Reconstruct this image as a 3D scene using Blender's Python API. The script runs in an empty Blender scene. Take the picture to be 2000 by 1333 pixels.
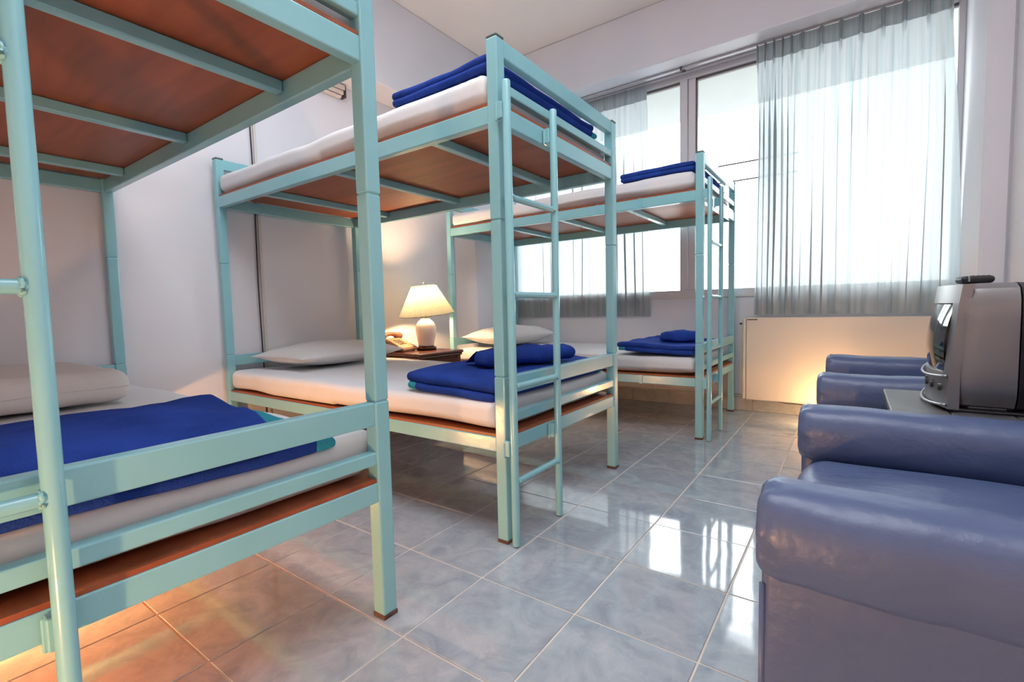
import bpy, bmesh, math, random
from mathutils import Vector, Matrix, noise
random.seed(7)
S = bpy.context.scene
COL = S.collection
PI = math.pi

# ------------------------------------------------------------------ camera
R_ = ((0.8147579, 0.5793574, -0.0226855), (-0.0200854, 0.0673060, 0.9975302), (-0.5794533, 0.8122899, -0.0664747))
cam = bpy.data.cameras.new('camera'); camo = bpy.data.objects.new('camera', cam); COL.objects.link(camo)
camo.matrix_world = Matrix(((R_[0][0], R_[1][0], -R_[2][0], 0.90445), (R_[0][1], R_[1][1], -R_[2][1], -1.21969),
                            (R_[0][2], R_[1][2], -R_[2][2], 0.77014), (0, 0, 0, 1)))
cam.sensor_width = 36.0; cam.lens = 933.97 / 2000 * 36.0; cam.clip_start = 0.02
S.camera = camo

# ------------------------------------------------------------------ sky, lamps, exposure
W = bpy.data.worlds.new('overcast_sky'); S.world = W; W.use_nodes = True
bg = W.node_tree.nodes['Background']; bg.inputs[0].default_value = (0.93, 0.97, 1.0, 1); bg.inputs[1].default_value = 8.4

def lamp(name, kind, loc, energy, color, size=0.1, size_y=None, rot=(0, 0, 0)):
    l = bpy.data.lights.new(name, kind); l.energy = energy; l.color = color
    if kind == 'AREA':
        l.shape = 'RECTANGLE'; l.size = size; l.size_y = size_y or size
    else:
        l.shadow_soft_size = size
    o = bpy.data.objects.new(name, l); COL.objects.link(o); o.location = loc; o.rotation_euler = rot
    return o
WARM = (1.0, 0.50, 0.20)
lamp('ceiling_fill', 'AREA', (0.15, -0.45, 2.88), 41, (0.92, 0.96, 1.0), 2.2, 1.2)  # added overhead fill to brighten the room, stands for no known fixture
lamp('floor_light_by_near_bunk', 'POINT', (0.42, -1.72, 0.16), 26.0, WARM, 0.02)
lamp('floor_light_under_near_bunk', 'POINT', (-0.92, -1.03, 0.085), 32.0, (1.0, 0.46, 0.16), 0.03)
lamp('floor_light_by_heater', 'POINT', (0.80, 2.27, 0.12), 6.0, (1.0, 0.55, 0.22), 0.03)
lamp('bedside_bulb', 'POINT', (-1.64, 1.25, 0.872), 24.0, (1.0, 0.60, 0.30), 0.03)
pw = lamp('window_portal', 'AREA', (-0.17, 2.66, 1.66), 1, (1, 1, 1), 3.1, 1.66, (-PI / 2, 0, 0))
pw.data.cycles.is_portal = True
VS = S.view_settings
VS.view_transform = 'Standard'; VS.look = 'None'; VS.gamma = 1.0; VS.exposure = 0.34; VS.use_curve_mapping = False

# ------------------------------------------------------------------ materials
def mat(name, col, rough=0.6, metal=0.0, spec=0.5, bump=0.0, bscale=60.0, var=0.0, vscale=6.0, coat=0.0, bdist=0.01):
    m = bpy.data.materials.new(name); m.use_nodes = True
    nt = m.node_tree; b = nt.nodes['Principled BSDF']
    b.inputs['Base Color'].default_value = (*col, 1); b.inputs['Roughness'].default_value = rough
    b.inputs['Metallic'].default_value = metal; b.inputs['Specular IOR Level'].default_value = spec
    b.inputs['Coat Weight'].default_value = coat; b.inputs['Coat Roughness'].default_value = 0.08
    tc = nt.nodes.new('ShaderNodeTexCoord')
    if bump:
        n = nt.nodes.new('ShaderNodeTexNoise'); n.inputs['Scale'].default_value = bscale; n.inputs['Detail'].default_value = 4
        nt.links.new(tc.outputs['Object'], n.inputs['Vector'])
        bp = nt.nodes.new('ShaderNodeBump'); bp.inputs['Strength'].default_value = bump; bp.inputs['Distance'].default_value = bdist
        nt.links.new(n.outputs[0], bp.inputs['Height']); nt.links.new(bp.outputs[0], b.inputs['Normal'])
    if var:
        n = nt.nodes.new('ShaderNodeTexNoise'); n.inputs['Scale'].default_value = vscale; n.inputs['Detail'].default_value = 5
        nt.links.new(tc.outputs['Object'], n.inputs['Vector'])
        r = nt.nodes.new('ShaderNodeValToRGB')
        r.color_ramp.elements[0].position = 0.3; r.color_ramp.elements[1].position = 0.7
        r.color_ramp.elements[0].color = (*[c * (1 - var) for c in col], 1)
        r.color_ramp.elements[1].color = (*[min(1, c * (1 + var)) for c in col], 1)
        nt.links.new(n.outputs[0], r.inputs[0]); nt.links.new(r.outputs[0], b.inputs['Base Color'])
    return m

def wood(name, a, c, rough=0.5, scale=(1.2, 14, 14)):
    m = bpy.data.materials.new(name); m.use_nodes = True
    nt = m.node_tree; b = nt.nodes['Principled BSDF']; b.inputs['Roughness'].default_value = rough
    tc = nt.nodes.new('ShaderNodeTexCoord'); mp = nt.nodes.new('ShaderNodeMapping'); mp.inputs['Scale'].default_value = scale
    n = nt.nodes.new('ShaderNodeTexNoise'); n.inputs['Scale'].default_value = 2.0; n.inputs['Detail'].default_value = 6; n.inputs['Distortion'].default_value = 0.6
    r = nt.nodes.new('ShaderNodeValToRGB'); r.color_ramp.elements[0].position = 0.32; r.color_ramp.elements[1].position = 0.68
    r.color_ramp.elements[0].color = (*a, 1); r.color_ramp.elements[1].color = (*c, 1)
    nt.links.new(tc.outputs['Object'], mp.inputs[0]); nt.links.new(mp.outputs[0], n.inputs['Vector'])
    nt.links.new(n.outputs[0], r.inputs[0]); nt.links.new(r.outputs[0], b.inputs['Base Color'])
    return m

M = {}
M['wall'] = mat('wall_paint', (0.73, 0.73, 0.785), 0.62, bump=0.10, bscale=9, var=0.02, vscale=2.5)
M['ceiling'] = mat('ceiling_paint', (0.76, 0.75, 0.75), 0.8)
M['paint'] = mat('aqua_gloss_paint', (0.245, 0.525, 0.585), 0.22, bump=0.05, bscale=35, var=0.04, vscale=5, coat=0.25)
M['weld'] = mat('aqua_paint_over_weld', (0.28, 0.56, 0.58), 0.2, bump=0.5, bscale=160, bdist=0.004)
M['cap'] = mat('dark_post_cap', (0.11, 0.14, 0.12), 0.5)
M['rust'] = mat('rusty_foot', (0.10, 0.045, 0.03), 0.7, bump=0.2, var=0.4, vscale=40)
M['ply'] = wood('red_brown_plywood', (0.215, 0.050, 0.016), (0.36, 0.088, 0.028), 0.45, (1.0, 7, 7))
M['sheet'] = mat('white_cotton', (0.72, 0.725, 0.75), 0.85, bump=0.12, bscale=14, bdist=0.02)
M['pillow'] = mat('pillow_cotton', (0.71, 0.695, 0.685), 0.85, bump=0.25, bscale=11, bdist=0.02)
M['blue'] = mat('blue_terry', (0.020, 0.054, 0.29), 0.95, spec=0.1, bump=0.55, bscale=260, var=0.22, vscale=9, bdist=0.006)
M['teal'] = mat('teal_terry', (0.04, 0.32, 0.42), 0.95, spec=0.1, bump=0.5, bscale=260, bdist=0.006)
M['vinyl'] = mat('blue_vinyl', (0.080, 0.112, 0.225), 0.36, bump=0.22, bscale=26, var=0.05, vscale=4, bdist=0.012)
M['mahog'] = wood('dark_mahogany', (0.050, 0.012, 0.008), (0.115, 0.028, 0.016), 0.25, (9, 1.5, 9))
M['tabletop'] = wood('worn_grey_wood', (0.075, 0.073, 0.078), (0.14, 0.132, 0.135), 0.4, (9, 1.5, 9))
M['cream'] = mat('cream_enamel', (0.68, 0.60, 0.52), 0.28)
M['creamedge'] = mat('cream_enamel_edge', (0.70, 0.62, 0.53), 0.3)
M['silver'] = mat('silver_plastic', (0.24, 0.23, 0.235), 0.34, metal=0.6)
M['silver2'] = mat('satin_silver_trim', (0.36, 0.36, 0.38), 0.3, metal=0.6)
M['black'] = mat('black_plastic', (0.014, 0.013, 0.015), 0.4)
M['dgrey'] = mat('dark_grey_plastic', (0.05, 0.05, 0.055), 0.35)
M['screen'] = mat('dark_tube_glass', (0.012, 0.013, 0.016), 0.06, spec=0.7)
M['alu'] = mat('grey_aluminium', (0.62, 0.60, 0.63), 0.42, metal=0.15)
M['rail'] = mat('curtain_rail_metal', (0.55, 0.52, 0.54), 0.35, metal=0.5)
M['seal'] = mat('dark_window_seal', (0.115, 0.09, 0.095), 0.6)
M['conduit'] = mat('cream_conduit', (0.66, 0.60, 0.56), 0.5)
M['wire'] = mat('black_cable', (0.025, 0.022, 0.022), 0.5)
M['ceramic'] = mat('cream_ceramic', (0.76, 0.70, 0.68), 0.16)
M['brass'] = mat('dull_brass', (0.45, 0.33, 0.15), 0.3, metal=0.9)
M['phone'] = mat('beige_phone_plastic', (0.36, 0.20, 0.125), 0.4)
M['phone_d'] = mat('brown_phone_plastic', (0.15, 0.065, 0.04), 0.4)
M['paper'] = mat('white_paper_label', (0.72, 0.70, 0.70), 0.7)
M['grout'] = mat('pale_grout', (0.72, 0.64, 0.56), 0.8, var=0.10, vscale=12)
M['ground'] = mat('exterior_paving', (0.30, 0.29, 0.28), 0.9, var=0.1, vscale=0.3)
M['slab'] = mat('exterior_concrete', (0.25, 0.262, 0.258), 0.9, var=0.05, vscale=1.5)

def tile_mat(name, c0, c1, rough):
    m = bpy.data.materials.new(name); m.use_nodes = True
    nt = m.node_tree; b = nt.nodes['Principled BSDF']; b.inputs['Roughness'].default_value = rough
    b.inputs['Specular IOR Level'].default_value = 0.8
    tc = nt.nodes.new('ShaderNodeTexCoord'); oi = nt.nodes.new('ShaderNodeObjectInfo')
    mu = nt.nodes.new('ShaderNodeVectorMath'); mu.operation = 'MULTIPLY_ADD'
    cb = nt.nodes.new('ShaderNodeCombineXYZ')
    for k in range(3): nt.links.new(oi.outputs['Random'], cb.inputs[k])
    nt.links.new(cb.outputs[0], mu.inputs[0]); mu.inputs[1].default_value = (37, 53, 71); nt.links.new(tc.outputs['Object'], mu.inputs[2])
    n = nt.nodes.new('ShaderNodeTexNoise'); n.inputs['Scale'].default_value = 8.5; n.inputs['Detail'].default_value = 9; n.inputs['Roughness'].default_value = 0.62; n.inputs['Distortion'].default_value = 1.3
    nt.links.new(mu.outputs[0], n.inputs['Vector'])
    r = nt.nodes.new('ShaderNodeValToRGB'); r.color_ramp.elements[0].position = 0.30; r.color_ramp.elements[1].position = 0.72
    r.color_ramp.elements[0].color = (*c0, 1); r.color_ramp.elements[1].color = (*c1, 1)
    nt.links.new(n.outputs[0], r.inputs[0])
    n3 = nt.nodes.new('ShaderNodeTexNoise'); n3.inputs['Scale'].default_value = 22; n3.inputs['Detail'].default_value = 5; n3.inputs['Distortion'].default_value = 2.2
    nt.links.new(mu.outputs[0], n3.inputs['Vector'])
    r3 = nt.nodes.new('ShaderNodeValToRGB'); r3.color_ramp.elements[0].position = 0.57; r3.color_ramp.elements[1].position = 0.66
    r3.color_ramp.elements[0].color = (0, 0, 0, 1); r3.color_ramp.elements[1].color = (0.22, 0.22, 0.22, 1)
    nt.links.new(n3.outputs[0], r3.inputs[0])
    mx = nt.nodes.new('ShaderNodeMix'); mx.data_type = 'RGBA'; mx.inputs[7].default_value = (0.56, 0.55, 0.55, 1)
    nt.links.new(r3.outputs[0], mx.inputs[0]); nt.links.new(r.outputs[0], mx.inputs[6])
    nt.links.new(mx.outputs[2], b.inputs['Base Color'])
    n2 = nt.nodes.new('ShaderNodeTexNoise'); n2.inputs['Scale'].default_value = 5; n2.inputs['Detail'].default_value = 1
    nt.links.new(mu.outputs[0], n2.inputs['Vector'])
    bp = nt.nodes.new('ShaderNodeBump'); bp.inputs['Strength'].default_value = 0.05; bp.inputs['Distance'].default_value = 0.02
    nt.links.new(n2.outputs[0], bp.inputs['Height']); nt.links.new(bp.outputs[0], b.inputs['Normal'])
    return m
M['tile'] = tile_mat('blue_grey_marbled_tile', (0.29, 0.345, 0.410), (0.47, 0.515, 0.57), 0.06)
M['btile'] = tile_mat('grey_skirting_tile', (0.30, 0.31, 0.33), (0.42, 0.42, 0.43), 0.2)

def glass_mat():
    m = bpy.data.materials.new('window_glass'); m.use_nodes = True
    nt = m.node_tree; nt.nodes.clear()
    o = nt.nodes.new('ShaderNodeOutputMaterial'); mx = nt.nodes.new('ShaderNodeMixShader')
    t = nt.nodes.new('ShaderNodeBsdfTransparent'); t.inputs[0].default_value = (0.96, 0.98, 0.97, 1)
    g = nt.nodes.new('ShaderNodeBsdfGlossy'); g.inputs['Roughness'].default_value = 0.02
    f = nt.nodes.new('ShaderNodeFresnel'); f.inputs[0].default_value = 1.35
    nt.links.new(f.outputs[0], mx.inputs[0]); nt.links.new(t.outputs[0], mx.inputs[1]); nt.links.new(g.outputs[0], mx.inputs[2]); nt.links.new(mx.outputs[0], o.inputs[0])
    return m
M['glass'] = glass_mat()

def curtain_mat(name, transp, tint):
    m = bpy.data.materials.new(name); m.use_nodes = True
    nt = m.node_tree; nt.nodes.clear(); L = nt.links.new
    o = nt.nodes.new('ShaderNodeOutputMaterial')
    uv = nt.nodes.new('ShaderNodeUVMap'); sp = nt.nodes.new('ShaderNodeSeparateXYZ'); L(uv.outputs[0], sp.inputs[0])
    cb = nt.nodes.new('ShaderNodeCombineXYZ'); L(sp.outputs[0], cb.inputs[0])
    n = nt.nodes.new('ShaderNodeTexNoise'); n.inputs['Scale'].default_value = 42; n.inputs['Detail'].default_value = 3; L(cb.outputs[0], n.inputs['Vector'])
    r = nt.nodes.new('ShaderNodeValToRGB'); e = r.color_ramp.elements
    e[0].position = 0.36; e[0].color = (0.55, 0.66, 0.71, 1); e[1].position = 0.62; e[1].color = (0.78, 0.79, 0.80, 1)
    L(n.outputs[0], r.inputs[0])
    tr = nt.nodes.new('ShaderNodeBsdfTranslucent'); df = nt.nodes.new('ShaderNodeBsdfDiffuse'); tp = nt.nodes.new('ShaderNodeBsdfTransparent')
    md = nt.nodes.new('ShaderNodeMix'); md.data_type = 'RGBA'; md.blend_type = 'MULTIPLY'; md.inputs[0].default_value = 1; md.inputs[7].default_value = (tint, tint, tint, 1)
    L(r.outputs[0], md.inputs[6]); L(md.outputs[2], tr.inputs[0]); L(r.outputs[0], df.inputs[0]); tp.inputs[0].default_value = (0.95, 0.98, 0.99, 1)
    m1 = nt.nodes.new('ShaderNodeMixShader'); m1.inputs[0].default_value = 0.35; L(tr.outputs[0], m1.inputs[1]); L(df.outputs[0], m1.inputs[2])
    m2 = nt.nodes.new('ShaderNodeMixShader'); m2.inputs[0].default_value = transp; L(m1.outputs[0], m2.inputs[1]); L(tp.outputs[0], m2.inputs[2])
    L(m2.outputs[0], o.inputs[0])
    return m
M['curtain'] = curtain_mat('sheer_striped_curtain', 0.035, 0.55)
M['header'] = curtain_mat('curtain_header_tape', 0.0, 0.40)

def shade_mat():
    m = bpy.data.materials.new('pleated_shade_cloth'); m.use_nodes = True
    nt = m.node_tree; nt.nodes.clear(); L = nt.links.new
    o = nt.nodes.new('ShaderNodeOutputMaterial'); mx = nt.nodes.new('ShaderNodeMixShader'); mx.inputs[0].default_value = 0.4
    t = nt.nodes.new('ShaderNodeBsdfTranslucent'); t.inputs[0].default_value = (0.15, 0.17, 0.15, 1)
    d = nt.nodes.new('ShaderNodeBsdfDiffuse'); d.inputs[0].default_value = (0.50, 0.52, 0.46, 1)
    L(t.outputs[0], mx.inputs[1]); L(d.outputs[0], mx.inputs[2]); L(mx.outputs[0], o.inputs[0])
    return m
M['shade'] = shade_mat()

# ------------------------------------------------------------------ mesh helpers
def link(name, me, m=None, parent=None, loc=None, smooth=False):
    o = bpy.data.objects.new(name, me); COL.objects.link(o)
    if m is not None and not me.materials: me.materials.append(M[m])
    if smooth:
        for p in me.polygons: p.use_smooth = True
    if parent: o.parent = parent
    if loc: o.location = loc
    return o

def finish(name, bm, m, parent=None, loc=None, smooth=False, auto=False):
    me = bpy.data.meshes.new(name)
    bmesh.ops.recalc_face_normals(bm, faces=bm.faces)
    bm.to_mesh(me); bm.free()
    o = link(name, me, m, parent, loc, smooth or auto)
    if auto:
        bm2 = bmesh.new(); bm2.from_mesh(me)
        for e in bm2.edges:
            if len(e.link_faces) == 2 and e.calc_face_angle(0) > 0.6: e.smooth = False
        bm2.to_mesh(me); bm2.free()
    return o

def thing(name, label, cat, loc=(0, 0, 0), rz=0, group=None):
    o = bpy.data.objects.new(name, None); COL.objects.link(o); o.location = loc; o.rotation_euler = (0, 0, rz)
    o.empty_display_size = 0.05
    return tag(o, label, cat, group)
def tag(o, label=None, cat=None, group=None, kind=None):
    if label: o['label'] = label
    if cat: o['category'] = cat
    if group: o['group'] = group
    if kind: o['kind'] = kind
    return o
def sub(name, parent):
    o = bpy.data.objects.new(name, None); COL.objects.link(o); o.parent = parent; o.empty_display_size = 0.03
    return o

def box(bm, x0, x1, y0, y1, z0, z1, bev=0.0, seg=1):
    r = bmesh.ops.create_cube(bm, size=1.0)
    vs = r['verts']
    for v in vs:
        v.co = Vector(((x0 + x1) / 2 + v.co.x * (x1 - x0), (y0 + y1) / 2 + v.co.y * (y1 - y0), (z0 + z1) / 2 + v.co.z * (z1 - z0)))
    if bev:
        es = list({e for v in vs for e in v.link_edges})
        bmesh.ops.bevel(bm, geom=es, offset=bev, segments=seg, affect='EDGES', profile=0.5)
def boxo(name, m, x0, x1, y0, y1, z0, z1, bev=0.0, parent=None, seg=1):
    bm = bmesh.new(); box(bm, x0, x1, y0, y1, z0, z1, bev, seg)
    return finish(name, bm, m, parent)

def tube(bm, pts, rad, n=12, cap=True):
    pts = [Vector(p) for p in pts]; rings = []
    for i, p in enumerate(pts):
        t = (pts[min(i + 1, len(pts) - 1)] - pts[max(i - 1, 0)]).normalized()
        a = Vector((0, 0, 1)) if abs(t.z) < 0.9 else Vector((1, 0, 0))
        u = t.cross(a).normalized(); w = t.cross(u)
        r = rad[i] if isinstance(rad, (list, tuple)) else rad
        rings.append([bm.verts.new(p + u * math.cos(2 * PI * k / n) * r + w * math.sin(2 * PI * k / n) * r) for k in range(n)])
    for a, b in zip(rings, rings[1:]):
        for k in range(n): bm.faces.new((a[k], a[(k + 1) % n], b[(k + 1) % n], b[k]))
    if cap:
        bm.faces.new(rings[0]); bm.faces.new(rings[-1])

def lathe(bm, prof, n=32, cx=0, cy=0, pleat=0.0):
    rings = []
    for r, z in prof:
        ring = []
        for k in range(n):
            rr = r * (1 + (pleat if k % 2 else -pleat)) if pleat else r
            ring.append(bm.verts.new((cx + rr * math.cos(2 * PI * k / n), cy + rr * math.sin(2 * PI * k / n), z)))
        rings.append(ring)
    for a, b in zip(rings, rings[1:]):
        for k in range(n): bm.faces.new((a[k], a[(k + 1) % n], b[(k + 1) % n], b[k]))
    return rings

def smoothcoords(h, r, n):
    """positions from -h to h: dense within the rounded rim r, even in between"""
    k = 4
    e = [h - r * (i / k) for i in range(k)]
    inner = [(h - r) * (1 - 2 * i / n) for i in range(n + 1)]
    return sorted([-c for c in e] + inner + e)

def soft_box(bm, hx, hy, hz, r, nx, ny, nz, fn=None):
    """rounded box centred on the origin; fn(co) -> co displaces it"""
    X, Y, Z = smoothcoords(hx, r, nx), smoothcoords(hy, r, ny), smoothcoords(hz, r, nz)
    cache = {}
    def V(x, y, z):
        key = (round(x, 6), round(y, 6), round(z, 6))
        if key not in cache:
            p = Vector((x, y, z))
            q = Vector((max(-(hx - r), min(hx - r, x)), max(-(hy - r), min(hy - r, y)), max(-(hz - r), min(hz - r, z))))
            d = p - q
            c = q + d.normalized() * r if d.length > 1e-9 else p
            if fn: c = Vector(fn(c))
            cache[key] = bm.verts.new(c)
        return cache[key]
    def face(A, B, mk):
        for i in range(len(A) - 1):
            for j in range(len(B) - 1):
                try: bm.faces.new((mk(A[i], B[j]), mk(A[i + 1], B[j]), mk(A[i + 1], B[j + 1]), mk(A[i], B[j + 1])))
                except ValueError: pass
    for s in (-1, 1):
        face(X, Y, lambda a, b: V(a, b, s * hz)); face(X, Z, lambda a, b: V(a, s * hy, b)); face(Y, Z, lambda a, b: V(s * hx, a, b))

def nz(p, s, seed=0.0):
    return noise.noise(Vector((p[0] * s + seed, p[1] * s + seed * 1.7, p[2] * s - seed)))

# ------------------------------------------------------------------ the room
G, U0, V0 = 0.2993, 0.0487, -0.1947
XL, XR, YB, YW, ZC = -1.965, 1.49, -2.9, 2.545, 2.916
fl = boxo('floor', 'grout', XL - 0.1, XR + 0.1, YB - 0.1, YW + 0.1, -0.1, -0.0022); tag(fl, kind='structure')
tile_cache = {}
for i in range(-8, 6):
    for j in range(-5, 10):
        x0, x1 = U0 + i * G + 0.0024, U0 + (i + 1) * G - 0.0024
        y0, y1 = V0 + j * G + 0.0024, V0 + (j + 1) * G - 0.0024
        x0, x1, y0, y1 = max(x0, XL), min(x1, XR), max(y0, YB), min(y1, YW)
        if x1 - x0 < 0.01 or y1 - y0 < 0.01: continue
        key = (round(x1 - x0, 3), round(y1 - y0, 3))
        if key not in tile_cache:
            bm = bmesh.new(); box(bm, -key[0] / 2, key[0] / 2, -key[1] / 2, key[1] / 2, -0.006, 0.0, 0.0012)
            me = bpy.data.meshes.new('tile'); bm.to_mesh(me); bm.free(); me.materials.append(M['tile']); tile_cache[key] = me
        o = bpy.data.objects.new('tile', tile_cache[key]); COL.objects.link(o); o.parent = fl
        o.location = ((x0 + x1) / 2, (y0 + y1) / 2, random.uniform(-0.0003, 0.0003))
        o.rotation_euler = (random.uniform(-.0006, .0006), random.uniform(-.0006, .0006), 0)
bm = bmesh.new()                                          # floor behind the photographer
for i in range(-8, 6):
    for j in range(-9, -5):
        box(bm, max(U0 + i * G + 0.0024, XL), min(U0 + (i + 1) * G - 0.0024, XR), V0 + j * G + 0.0024, V0 + (j + 1) * G - 0.0024, -0.006, 0)
tag(finish('tile_field', bm, 'tile', fl), kind='stuff')

tag(boxo('ceiling', 'ceiling', XL - 0.1, XR + 0.1, YB - 0.1, 2.32, ZC, ZC + 0.1), kind='structure')
tag(boxo('wall_left', 'wall', XL - 0.1, XL, YB - 0.1, YW + 0.12, -0.1, ZC), kind='structure')
tag(boxo('wall_right', 'wall', XR, XR + 0.1, YB - 0.1, YW + 0.12, -0.1, ZC), kind='structure')
tag(boxo('wall_back', 'wall', XL, XR, YB - 0.1, YB, -0.1, ZC), kind='structure')
tag(boxo('wall_front', 'wall', XL, XR, YW, YW + 0.12, -0.1, 0.825), kind='structure')
tag(boxo('beam_left', 'wall', XL, -1.72, YB, YW + 0.12, 2.308, ZC, 0.006), kind='structure')
tag(boxo('beam_window', 'wall', -1.7202, XR, 2.285, YW + 0.12, 2.495, ZC, 0.008), kind='structure')
tag(boxo('pillar_left', 'wall', XL, -1.7205, 1.96, YW + 0.12, 0, 2.3075, 0.006), kind='structure')
tag(boxo('pillar_right', 'wall', 1.39, XR, 1.96, YW + 0.12, 0, ZC - 0.001, 0.012), kind='structure')
# skirting of tiles along the window wall and the pillars
sk = boxo('baseboard_front', 'grout', -1.72, 1.39, YW - 0.006, YW, 0, 0.098); tag(sk, kind='structure')
x = -0.558 - 4 * 0.2965
while x < 1.39:
    a, b = max(x + 0.001, -1.72), min(x + 0.2955, 1.39)
    if b - a > 0.02: boxo('tile', 'btile', a, b, YW - 0.012, YW - 0.004, 0.001, 0.101, 0.001, sk)
    x += 0.2965
sk = boxo('baseboard_left', 'grout', XL, XL + 0.006, -1.4, 1.96, 0, 0.098); tag(sk, kind='structure')
y = -1.39
while y < 1.95:
    boxo('tile', 'btile', XL + 0.004, XL + 0.012, y + 0.001, min(y + 0.2955, 1.958), 0.001, 0.101, 0.001, sk); y += 0.2965

# window
wf = boxo('window_1', 'alu', -1.72, 1.385, 2.555, 2.62, 0.83, 0.885, 0.003); tag(wf, kind='structure')
boxo('window_frame', 'alu', -1.72, 1.385, 2.555, 2.62, 2.447, 2.495, 0.003, wf)
boxo('window_frame', 'alu', 1.360, 1.39, 2.545, 2.62, 0.885, 2.447, 0.003, wf)
boxo('window_frame', 'alu', -1.72, -1.685, 2.555, 2.62, 0.885, 2.447, 0.003, wf)
boxo('mullion', 'alu', -0.187, -0.132, 2.555, 2.62, 0.885, 2.447, 0.003, wf)
boxo('mullion', 'alu', -0.128, -0.076, 2.563, 2.62, 0.885, 2.447, 0.003, wf)
boxo('window_seal', 'seal', -0.076, -0.066, 2.575, 2.605, 0.885, 2.447, 0, wf)
boxo('window_seal', 'seal', -1.685, -0.187, 2.575, 2.605, 2.432, 2.447, 0, wf)
boxo('window_seal', 'seal', -0.076, 1.36, 2.575, 2.605, 2.432, 2.447, 0, wf)
boxo('pane', 'glass', -1.685, -0.187, 2.588, 2.592, 0.885, 2.447, 0, wf)
boxo('pane', 'glass', -0.076, 1.36, 2.588, 2.592, 0.885, 2.447, 0, wf)
boxo('window_sill', 'conduit', -1.72, 1.39, 2.535, 2.62, 0.822, 0.832, 0.002, wf)
bm = bmesh.new(); box(bm, -2.4, 2.4, 2.68, 3.80, 2.60, 2.75)
ov = finish('roof_overhang', bm, 'slab'); tag(ov, kind='structure')
bm = bmesh.new(); box(bm, -60, 60, 2.7, 120, -3.6, -3.5)
tag(finish('ground', bm, 'ground'), kind='structure')
for z in (1.790, 1.666):
    bm = bmesh.new(); tube(bm, [(-0.10, 2.635, z), (0.585, 2.635, z)], 0.006, 8)
    finish('window_bar', bm, 'seal', wf)

# left wall services
bm = bmesh.new()
box(bm, XL, XL + 0.012, 0.246, 0.262, 0.10, 2.30, 0.002)
c = finish('cable_conduit', bm, 'conduit'); tag(c, 'thin pale cable cover running down the left wall behind the middle bunk', 'conduit')
bm = bmesh.new()
tube(bm, [(XL + 0.006, 0.232 + 0.003 * math.sin(z * 5), z) for z in [0.05 + 0.15 * k for k in range(16)]], 0.0038, 6)
w = finish('wall_cable', bm, 'wire'); tag(w, 'black cable hanging down the left wall beside the pale conduit', 'cable')
t = thing('cable_trunking', 'bundle of pale cable ducts under the left ceiling beam', 'trunking', (XL, 0.0, 2.22))
boxo('duct', 'conduit', 0, 0.05, -1.6, 0.865, 0.048, 0.08, 0.003, t)
boxo('duct', 'conduit', 0, 0.045, -1.6, 0.855, 0.018, 0.044, 0.003, t)
boxo('duct', 'conduit', 0, 0.035, -1.6, 0.845, 0.0, 0.014, 0.003, t)
boxo('end_clip', 'seal', 0, 0.052, 0.862, 0.870, 0.0, 0.082, 0.001, t)

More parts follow.
